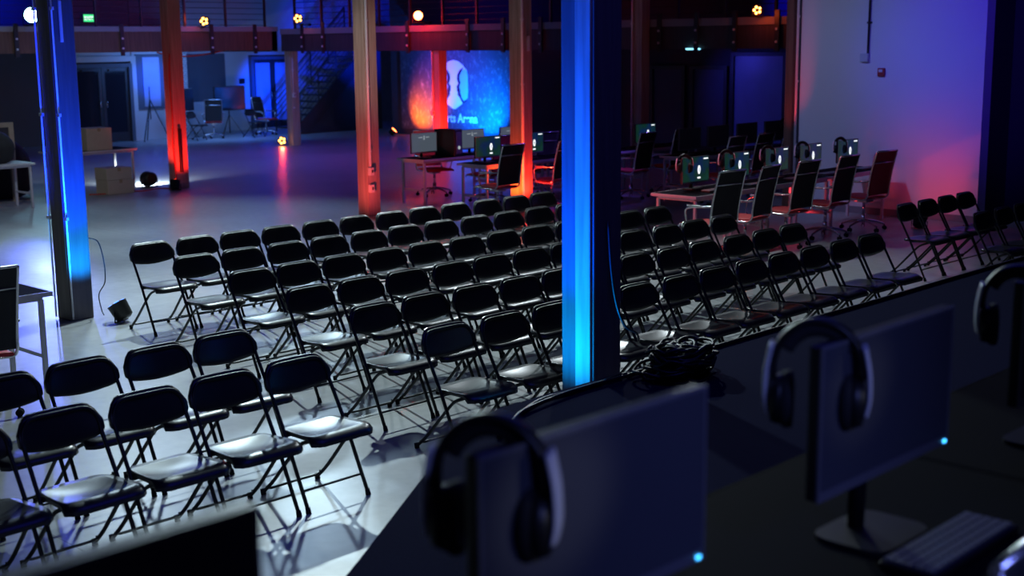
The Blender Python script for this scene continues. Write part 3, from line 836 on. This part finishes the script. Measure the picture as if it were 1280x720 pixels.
# ---- far left clutter
desk(-10.4, -9.75, 1.6, 3.72, 'metal-framed table with clutter at the far left', tm='deskframe')
desk(-11.95, -11.2, 4.9, 6.42, 'dark table carrying a cardboard box behind the blue lit post')
def carton(x, y, z, w, d, h, label, rz=0):
    t = thing('cardboard_box', label, 'box', (x, y, z), rz)
    obj('carton', bx((-d/2, -w/2, 0), (d/2, w/2, h), .006), 'card', t)
    b = bmesh.new(); add_box(b, (-d/2-.001, -.03, h-.06), (d/2+.001, .03, h+.001)); obj('packing_tape', b, 'tape', t)
carton(-11.45, 5.72, .74, .50, .4, .40, 'upper cardboard box standing on the dark table beside the blue lit post')
carton(-11.15+.35, 5.72, 0, .52, .42, .25, 'lowest cardboard box on the floor in front of the dark table')
carton(-11.15+.35, 5.70, .252, .50, .42, .21, 'cardboard box stacked on the lowest box below the dark table')
def bag(x, y, z, sx, sy, sz, label):
    b = bmesh.new(); bmesh.ops.create_icosphere(b, subdivisions=3, radius=.5)
    rnd = random.Random(int(x*100+y*10))
    for v in b.verts:
        n = .08*math.sin(9*v.co.x+rnd.random())+.06*math.sin(13*v.co.y+2)+.04*math.sin(17*v.co.z)
        v.co *= 1+n; v.co.x = math.copysign(abs(v.co.x)**.8, v.co.x)*sx; v.co.y = math.copysign(abs(v.co.y)**.8, v.co.y)*sy; v.co.z = max(-.42, v.co.z)*sz+.42*sz
    for f in b.faces: f.smooth = True
    t = thing('equipment_bag', label, 'bag', (x, y, z)); obj('bag_body', b, 'leather', t)
    b = bmesh.new(); add_torus_arc(b, (0, 0, .80*sz), .09, .012, 0, PI, (0, 1, 0), (0, 0, 1), 12, 6); obj('handle', b, 'cable', t)
bag(-10.1, 2.5, .74, .5, .6, .35, 'black bag lying on the cluttered table at the far left')
bag(-10.05, 3.2, .74, .4, .5, .55, 'tall black bag on the far left table nearest the blue lit post')
bag(-11.6, 4.0, 0, .7, .8, 1.1, 'large black bag standing on the floor behind the far left table')
t = thing('framed_board', 'brown framed board leaning behind the cluttered table at far left', 'board', (-11.0, 3.35, .6))
obj('board_panel', bx((-.02, -.6, 0), (.0, .58, .68)), 'walld', t)
b = bmesh.new(); add_box(b, (-.03, -.65, .66), (.03, .64, .74)); add_box(b, (-.03, .56, .0), (.03, .64, .66)); add_box(b, (-.03, -.65, -.6), (.03, -.57, .66)); add_box(b, (-.03, .56, -.6), (.03, .64, 0)); obj('frame', b, 'card', t)
# tvs on stands, tall chairs
def tvstand(x, y, w, hh, z, label, blue=False):
    t = thing('television_stand', label, 'television', (x, y, 0))
    b = bmesh.new(); add_box(b, (-.03, -w/2, z), (.03, w/2, z+hh), .01); tv = obj('television', b, 'case', t)
    obj('screen', bx((.031, -w/2+.03, z+.03), (.036, w/2-.03, z+hh-.03)), 'darkgl', tv)
    b = bmesh.new(); add_cyl(b, (-.05, 0, .1), (-.05, 0, z+hh*.6), .02, 8); obj('pole', b, 'steel', t)
    for a in (0, 2.1, 4.2):
        b = bmesh.new(); add_tube(b, [(-.05, 0, z*.85), (-.05+.4*math.cos(a+1), .4*math.sin(a+1), .02)], .012, 6); obj('leg', b, 'steel', t)
tvstand(-21.9, 14.2, .62, .62, .80, 'dark television on a tripod stand left of the red post, below the blue window')
tvstand(-21.9, 15.72, 1.05, .70, .75, 'wide dark television on a stand with a blue reflection, right of the red post')
t = thing('tripod_easel', 'thin black tripod in front of the blue lit window', 'tripod', (-22.1, 13.25, 0))
for a, (dx, dy) in enumerate(((.3, -.42), (.25, .42), (-.25, 0))):
    b = bmesh.new(); add_tube(b, [(0, 0, 1.15), (dx, dy, .01)], .016, 6); obj('leg', b, 'steel', t)
b = bmesh.new(); add_cyl(b, (0, 0, 0.6), (0, 0, 1.5), .014, 8); obj('centre_pole', b, 'steel', t)
put_fc(-21.5, 14.1, .4, 'folding chair with black seat below the dark television left of the red post')
for i, (x, y, rz) in enumerate(((-21.6, 14.95, 2.6), (-21.6, 16.75, .3))):
    put_oc('b', x, y, rz, 'tall black office chair %s' % ['just right of the red post in the distance', 'right of the wide dark television in the distance'][i])
put_fc(-21.3, 15.95, .2, 'folding chair in front of the wide dark television')

# ================================================================== lamps
def par(x, y, z, target, label, lens='e_bluelow', floor=True, s=1., leds=True, clamp=(-.30, 0, 0)):
    """LED par can: round housing aimed at target on a yoke"""
    t = thing('stage_lamp', label, 'lamp', (x, y, z))
    d = (Vector(target)-Vector((x, y, z+.11*s))).normalized(); c = Vector((0, 0, .11*s)) if floor else Vector((0, 0, 0))
    b = bmesh.new(); add_tube(b, [c-d*.09*s, c-d*.07*s, c+d*.07*s, c+d*.075*s], [.055*s, .085*s, .095*s, .10*s], 20); obj('housing', b, 'parcase', t)
    u, w = frame(d)
    if leds:
        for k in range(5):
            a = 2*PI*k/5; p = c+d*.076*s+(u*math.cos(a)+w*math.sin(a))*.058*s
            b = bmesh.new(); add_cyl(b, p, p+d*.006*s, .024*s, 12); obj('led', b, lens, t)
    else:
        b = bmesh.new(); add_cyl(b, c+d*.0765*s, c+d*.08*s, .082*s, 20); obj('lens', b, lens, t)
    side = Vector((-d.y, d.x, 0)).normalized() if abs(d.z) < .98 else Vector((1, 0, 0))
    b = bmesh.new()
    if floor: add_tube(b, [tuple(c+side*.105*s), tuple(side*.105*s+Vector((0, 0, .01))), tuple(-side*.105*s+Vector((0, 0, .01))), tuple(c-side*.105*s)], .008*s, 6)
    else: add_tube(b, [tuple(side*.105*s), tuple(side*.105*s+Vector((0, 0, -.13*s))), tuple(-side*.105*s+Vector((0, 0, -.13*s))), tuple(-side*.105*s)], .008*s, 6)
    obj('yoke', b, 'parcase', t)
    if not floor:
        b = bmesh.new(); zz = -.13*s; q = Vector(clamp)
        add_tube(b, [(0, 0, zz), tuple(q+Vector((0, 0, zz)))], .014, 8); add_box(b, (q.x-.03, q.y-.03, zz-.03), (q.x+.03, q.y+.03, zz+.03), .006)
        obj('clamp', b, 'parcase', t)
    return t

def spot(loc, target, color, power, size=60, blend=.6, radius=.05, name='spot'):
    L = bpy.data.lights.new(name, 'SPOT'); L.energy = power; L.color = color; L.spot_size = math.radians(size); L.spot_blend = blend; L.shadow_soft_size = radius
    o = bpy.data.objects.new(name, L); COL.objects.link(o); o.location = loc
    o.rotation_euler = (Vector(target)-Vector(loc)).to_track_quat('-Z', 'Y').to_euler(); return o
def area(loc, target, color, power, sx, sy, name='area'):
    L = bpy.data.lights.new(name, 'AREA'); L.energy = power; L.color = color; L.shape = 'RECTANGLE'; L.size = sx; L.size_y = sy
    o = bpy.data.objects.new(name, L); COL.objects.link(o); o.location = loc
    o.rotation_euler = (Vector(target)-Vector(loc)).to_track_quat('-Z', 'Y').to_euler(); return o

BLUE = (.01, .07, 1); CYAN = (.02, .30, 1); RED = (1, .03, .015); WHITE = (.80, .90, 1); VIOL = (.25, .15, 1)
# key light above the rows, second key and fills added to brighten the floor
spot((-2.2, 3.6, 6.2), (2.2, -.6, 0), (.72, .93, .97), 1750, 105, .9, .10, 'key')
spot((-1.8, 8.6, 6.2), (3.6, 3.2, 0), (.78, .90, .95), 1100, 80, .9, .10, 'key_right')
spot((-6.8, 3.6, 5.8), (-3.0, -.5, 0), (.62, .84, 1), 900, 110, 1, .3, 'left_fill')
spot((-8.5, 8.0, 6.2), (-4.5, 1.5, 0), (.55, .80, 1), 900, 95, 1, .3, 'mid_fill')
# blue lamp on the gallery (throws the blue wash over the near left block)
par(-17.66, 7.8, 3.32, (2, -3, 0), 'bright blue-white stage lamp on the left gallery above the beam', 'e_blue', False, 1.9, False)
spot((-17.5, 7.65, 3.32), (1.5, -2.9, .3), (.12, .16, 1), 1100, 15, .6, .12, 'blue_wash')
# blue uplight at the left post
par(-.42, -.10, 0, (-.80, -.3, .8), 'black floor lamp at the foot of the blue lit post by the chair rows', 'e_bluelow')
spot((-.36, -.26, .16), (-.80, -.28, .9), (.0, .26, 1), 230, 66, .9, .04, 'up1')
spot((-.12, -.40, .12), (-.80, -.30, 2.3), (.0, .015, 1), 1100, 56, .8, .04, 'up1b')
# near post
spot((5.52, -1.10, .25), (5.58, -.36, 1.2), (.0, .30, 1), 260, 78, .9, .04, 'up5')
spot((5.45, -1.4, .2), (5.58, -.36, 2.4), (.0, .03, 1), 1300, 58, .8, .04, 'up5b')
# red posts
par(-10.28, 6.62, 0, (-10.55, 6.9, 1.2), 'black floor lamp at the foot of the red lit post', 'e_ambercore')
spot((-9.9, 6.85, .16), (-10.49, 6.93, .9), (1, .02, .01), 110, 84, .8, .04, 'up2')
spot((-10.6, 6.2, .2), (-10.6, 6.8, 1.1), RED, 75, 70, .8, .04, 'up2b')
spot((-4.0, 5.7, .15), (-4.75, 6.6, .9), (1, .07, .06), 85, 85, .8, .04, 'up3')
spot((-3.38, 8.02, .10), (-3.32, 8.35, .8), (1, .08, .01), 100, 95, .8, .04, 'up4')
spot((-2.9, 8.42, .10), (-3.2, 8.47, .8), RED, 90, 95, .8, .04, 'up4b')
spot((-11.35, 13.9, .3), (-11.75, 14.5, 1.3), (1, .02, .01), 130, 90, .8, .04, 'up7')
spot((-10.9, 14.2, .3), (-11.65, 14.6, 1.2), (1, .02, .01), 160, 90, .8, .04, 'up7b')
spot((-.05, 10.7, .2), (-.37, 11.35, 2.0), RED, 60, 26, .8, .04, 'up9')
# dim white light for the timber posts
spot((2.0, -2.0, 5.8), (-4.8, 6.6, 2.4), (1, .86, .82), 1700, 11, 1, .2, 'post_light')
# banner lights
par(-18.2, 18.7, 0, (-17.6, 19.35, 1.0), 'small amber floor lamp at the left foot of the banner', 'e_red', True, 1.0, False)
spot((-17.95, 18.6, .3), (-17.6, 19.35, .75), (1, .10, .0), 750, 85, 1, .05, 'ban_r')
spot((-14.5, 18.4, .2), (-15.2, 19.35, 1.0), (.0, .16, 1), 1700, 115, 1, .05, 'ban_b')
spot((-16.6, 17.0, 2.2), (-16.4, 19.35, 1.6), (.10, .02, 1), 300, 85, .9, .05, 'ban_t')
# white lamp on the floor
par(-11.15, 6.62, 0, (-12.6, 6.9, 0), 'black round floor lamp throwing white light on the concrete left of the red post', 'e_whitelens', True, 1.45, False)
spot((-11.3, 6.68, .35), (-12.3, 7.1, 0), (.7, .88, 1), 420, 125, 1, .05, 'floorwhite')
# amber par cans
par(-17.75, 14.5, 0, (-6, 4, .4), 'small five-led red lamp on the floor before the brown far post', 'e_amber', True, 1.15)
spot((-17.6, 14.38, .15), (-8, 6.5, .0), RED, 60, 40, .8, .04, 'floor_red')
par(-17.72, 12.3, 3.20, (-6, 0, 1), 'five-led amber lamp on the gallery rail, left one', 'e_amber', False, 1.2)
par(-16.6, 14.30, 3.25, (0, 0, 1), 'five-led amber lamp on the gallery rail above the staircase', 'e_amber', False, 1.2, clamp=(0, .36, 0))
par(-2.95, 14.30, 3.12, (8, -4, 2), 'five-led amber lamp on the upper rail beside the white wall', 'e_amber', False, .95, clamp=(0, .36, 0))
par(-12.1, 14.30, 3.22, (8, -4, 2), 'hot red stage lamp on the upper rail above the banner post', 'e_red', False, 1.2, False, clamp=(0, .36, 0))
for p in ((-17.85, 12.3, 3.2), (-16.6, 14.35, 3.3), (-2.95, 14.35, 3.0)):
    L = bpy.data.lights.new('p', 'POINT'); L.energy = 4; L.color = (1, .1, .02); L.shadow_soft_size = .1; o = bpy.data.objects.new('par_glow', L); COL.objects.link(o); o.location = (p[0]+.1, p[1]-.25, p[2]+.05)
L = bpy.data.lights.new('p', 'POINT'); L.energy = 45; L.color = (1, .02, .01); L.shadow_soft_size = .1; o = bpy.data.objects.new('red_glow', L); COL.objects.link(o); o.location = (-12.1, 14.0, 3.2)
# blue on door 2, brick wall, window, far floor
spot((-19.5, 17.0, 2.3), (-23.9, 18.5, 1.3), (.0, .05, 1), 3200, 30, 1, .1, 'door_blue')
spot((-19.0, 18.5, 2.3), (-24, 21.6, 2.6), (.0, .02, 1), 1300, 60, .9, .1, 'brick_blue')
spot((-19.8, 12.0, 2.2), (-22.6, 13.65, 1.7), (.0, .07, 1), 1100, 24, 1, .1, 'window_blue')
area((-20.6, 14.6, 2.3), (-22.6, 15.2, .6), (.12, .32, 1), 80, 3, 1, 'under_gallery')
area((-14.5, 11.0, 4.8), (-14.5, 10.6, 0), (.06, .11, 1), 130, 5, 4, 'far_floor_blue')
spot((-6.0, 15.6, 2.2), (-4.9, 17.1, 1.4), (.06, .06, 1), 30, 100, 1, .1, 'glass_blue')
spot((-4.2, 16.0, 4.4), (-3.6, 17.2, 3.5), (.0, .0, 1), 260, 90, .9, .1, 'upper_blue')
spot((-20.5, 9.5, 4.4), (-22.9, 8.6, 3.4), (.0, .02, 1), 420, 110, 1, .1, 'upper_blue_left')
spot((-15.0, 17.0, 4.6), (-15.0, 19.4, 3.3), (.0, .0, 1), 60, 120, 1, .1, 'upper_blue_mid')
# white wall
spot((5.2, 4.0, 5.5), (2.6, 11.5, 2.6), (.06, .02, 1), 1500, 28, 1, .2, 'wall_blue')
spot((-.5, 5.0, 5.5), (.5, 11.5, 1.5), (.27, .42, 1), 430, 44, 1, .2, 'wall_white')
spot((.6, 8.0, 4.5), (-.2, 11.5, 1.8), (1, .35, .45), 12, 40, 1, .2, 'wall_pink')
par(2.30, 10.5, 0, (2.0, 11.4, .8), 'black floor lamp throwing red light on the white wall', 'e_ambercore')
spot((2.30, 10.62, .22), (2.0, 11.5, .62), (1, .03, .03), 12, 90, 1, .03, 'wall_red')
spot((.55, 8.9, .25), (2.1, 11.5, .95), (1, .04, .06), 42, 50, .8, .03, 'wall_red_low')
spot((.0, 4.4, 1.6), (1.45, 8.2, .45), (1, .03, .02), 150, 44, 1, .15, 'desk_red')
spot((-.6, 4.2, 4.6), (1.3, 7.6, .6), (.62, .5, 1), 90, 50, 1, .1, 'desk_lilac')  # added spot to brighten the desk frames
spot((-3.0, 11.8, 2.3), (-4.6, 9.0, 0), (.2, .10, 1), 150, 90, 1, .1, 'desk_blue')
spot((-7.0, 12.5, 2.3), (-7.5, 13.0, 0), (.7, .06, .6), 15, 90, 1, .1, 'magenta_floor')
spot((-3.0, -1.5, 4.2), (-11.2, 4.9, .5), (.9, .95, 1), 480, 22, 1, .2, 'box_light')  # added spot to brighten the cardboard boxes and far left table
# added lights over the stage, without fixtures
spot((11.8, -3.4, 2.3), (9.33, -4.73, 1.77), (.8, .85, 1), 34, 7, .8, .05, 'headset_glint')  # added spot for the shine on the nearest headset's silver arm
spot((11.8, -2.4, 2.3), (9.33, -3.68, 1.77), (.8, .85, 1), 22, 6, .8, .05, 'headset_glint')  # same added shine for the second headset
area((8.0, -1.0, 5.2), (7.5, 0, .6), (.06, .06, 1), 30, 3, 3, 'stage_blue')
spot((12.5, -5.0, 3.6), (9.3, -4.1, 1.7), (.20, .26, 1), 150, 34, 1, .3, 'screen_blue')  # added spot behind the camera to brighten the switched-off screens

# ================================================================== foreground on the stage
ZS = .62
desk(8.85, 9.62, -9.0+2.2, -2.9+.0, 'dark gaming desk on the stage in the near foreground', z=.75, zb=ZS, rim=False)
desk(8.85, 9.62, -2.88, .2, 'dark gaming desk on the stage at the right of the photo', z=.75, zb=ZS, rim=False)
zd = ZS+.75
fm = dict(w=.63, h=.36, lift=.17, led=True)
put_mon('off', 9.34, -5.655, zd+.0, 'nearest black monitor, only its dark top at the bottom left of the photo', 'stage monitors', w=.63, h=.36, lift=.205, led=True)
put_mon('off', 9.34, -4.595, zd, 'large dark monitor in the foreground with a silver-edged headset on its left corner', 'stage monitors', **fm)
put_mon('off', 9.34, -3.535, zd, 'dark monitor on the stage behind the middle headset', 'stage monitors', **fm)
put_mon('off', 9.34, -2.475, zd, 'dark monitor on the stage at the right edge of the photo', 'stage monitors', **fm)
put_hs(9.28, -4.815, 1.800, -1.05, 'large blurred black headset with silver side, nearest in the foreground', tilt=.0, sc=1.1)
put_hs(9.28, -3.76, 1.800, -1.05, 'blurred black headset hung on the second stage monitor', tilt=.0, sc=1.1)
put_hs(9.28, -2.69, 1.800, -1.05, 'dark headset at the right edge of the photo')
for i, y in enumerate((-3.5, -2.45)):
    keyboard(9.5, y, zd, 'black keyboard on the stage desk, %s' % ['in front of the second monitor', 'farther right'][i])
put_oc('b', 10.31, -4.12, .05, 'office chair on the stage, only its pale top bar at the bottom right corner', z=ZS)
# cable pile by the near post
b = bmesh.new(); rnd = random.Random(3)
for k in range(80):
    cz = rnd.uniform(.015, .19); R = rnd.uniform(.06, .17)*(1-cz*1.6); cx, cy = rnd.uniform(-.11, .11)*(1-cz*2.5), rnd.uniform(-.17, .17)*(1-cz*2.5)
    ph = rnd.uniform(0, 6); tl = rnd.uniform(-.3, .3)
    pts_ = [(cx+R*math.cos(a*2*PI/10+ph), cy+R*1.2*math.sin(a*2*PI/10+ph), max(.012, cz+tl*R*math.cos(a*2*PI/10)*.6+rnd.uniform(-.02, .02))) for a in range(10)]
    add_tube(b, smooth_path(pts_, 3, True), .010, 6, closed=True)
tag(obj('cable_pile', b, 'cable', None, loc=(6.25, -.22, ZS)), 'tangled heap of black cables on the stage beside the near blue post', 'cable')
b = bmesh.new(); pp = [(6.03, -.25, .012), (6.0, -.5, .012), (6.05, -.85, .012), (6.02, -1.15, .012), (6.15, -1.5, .012), (6.35, -1.85, .012)]
add_tube(b, smooth_path(pp, 6), .011, 6)
add_tube(b, smooth_path([(x+.03+.03*math.sin(y*9), y, z+.01) for x, y, z in pp], 6), .011, 6)
tag(obj('stage_cable', b, 'cable', None, loc=(0, 0, ZS)), 'black cables running along the edge of the stage from the cable heap', 'cable')
b = bmesh.new(); pp = [(5.985, .3, .012), (5.98, 1.5, .012), (5.99, 2.6, .012), (5.98, 4, .012), (5.98, 6.5, .012)]
add_tube(b, smooth_path(pp, 6), .014, 6)
tag(obj('edge_cable', b, 'cable', None, loc=(0, 0, ZS)), 'long black cable lying along the stage edge to the right', 'cable')
# red cable on the far floor
b = bmesh.new(); add_tube(b, smooth_path([(-10.8, 5.2, .01), (-10.65, 5.6, .01), (-10.75, 5.9, .01), (-10.6, 6.2, .01), (-10.75, 6.6, .01), (-10.35, 6.75, .01)], 6), .012, 6)
tag(obj('floor_cable', b, 'redcable'), 'thin red cable on the floor between the boxes and the red lit post', 'cable')

# individual labels for the brackets
for i, o in enumerate(brk[:12]):
    o['label'] = 'dark bolted bracket on the far upper beam, %s from the left' % ORD[i]
for i, o in enumerate(brk[12:]):
    o['label'] = 'dark bolted bracket on the brown gallery beam at upper left, %s from the left' % ORD[i]

# ================================================================== camera and render settings
cam = bpy.data.cameras.new('camera'); co = bpy.data.objects.new('camera', cam); COL.objects.link(co)
r_ = Vector((0.71908394, 0.69484779, -0.01023893)); u_ = Vector((-0.11900404, 0.1376444, 0.9833067)); f_ = Vector((-0.68465782, 0.70586158, -0.18166757))
m3 = Matrix((r_, u_, -f_)).transposed()
co.matrix_world = Matrix.Translation((10.825, -6.353, 2.563)) @ m3.to_4x4()
cam.sensor_width = 36; cam.lens = 1652.25/1280*36; cam.clip_end = 200
cam.dof.use_dof = True; cam.dof.focus_distance = 10.0; cam.dof.aperture_fstop = 2.4
scn.camera = co
w = bpy.data.worlds.new('world'); scn.world = w; w.use_nodes = True
w.node_tree.nodes['Background'].inputs[0].default_value = (.10, .10, .4, 1); w.node_tree.nodes['Background'].inputs[1].default_value = .03
vs = scn.view_settings; scn.display_settings.display_device = 'sRGB'
vs.view_transform = 'Standard'; vs.look = 'None'; vs.exposure = 0; vs.gamma = 1; vs.use_curve_mapping = False
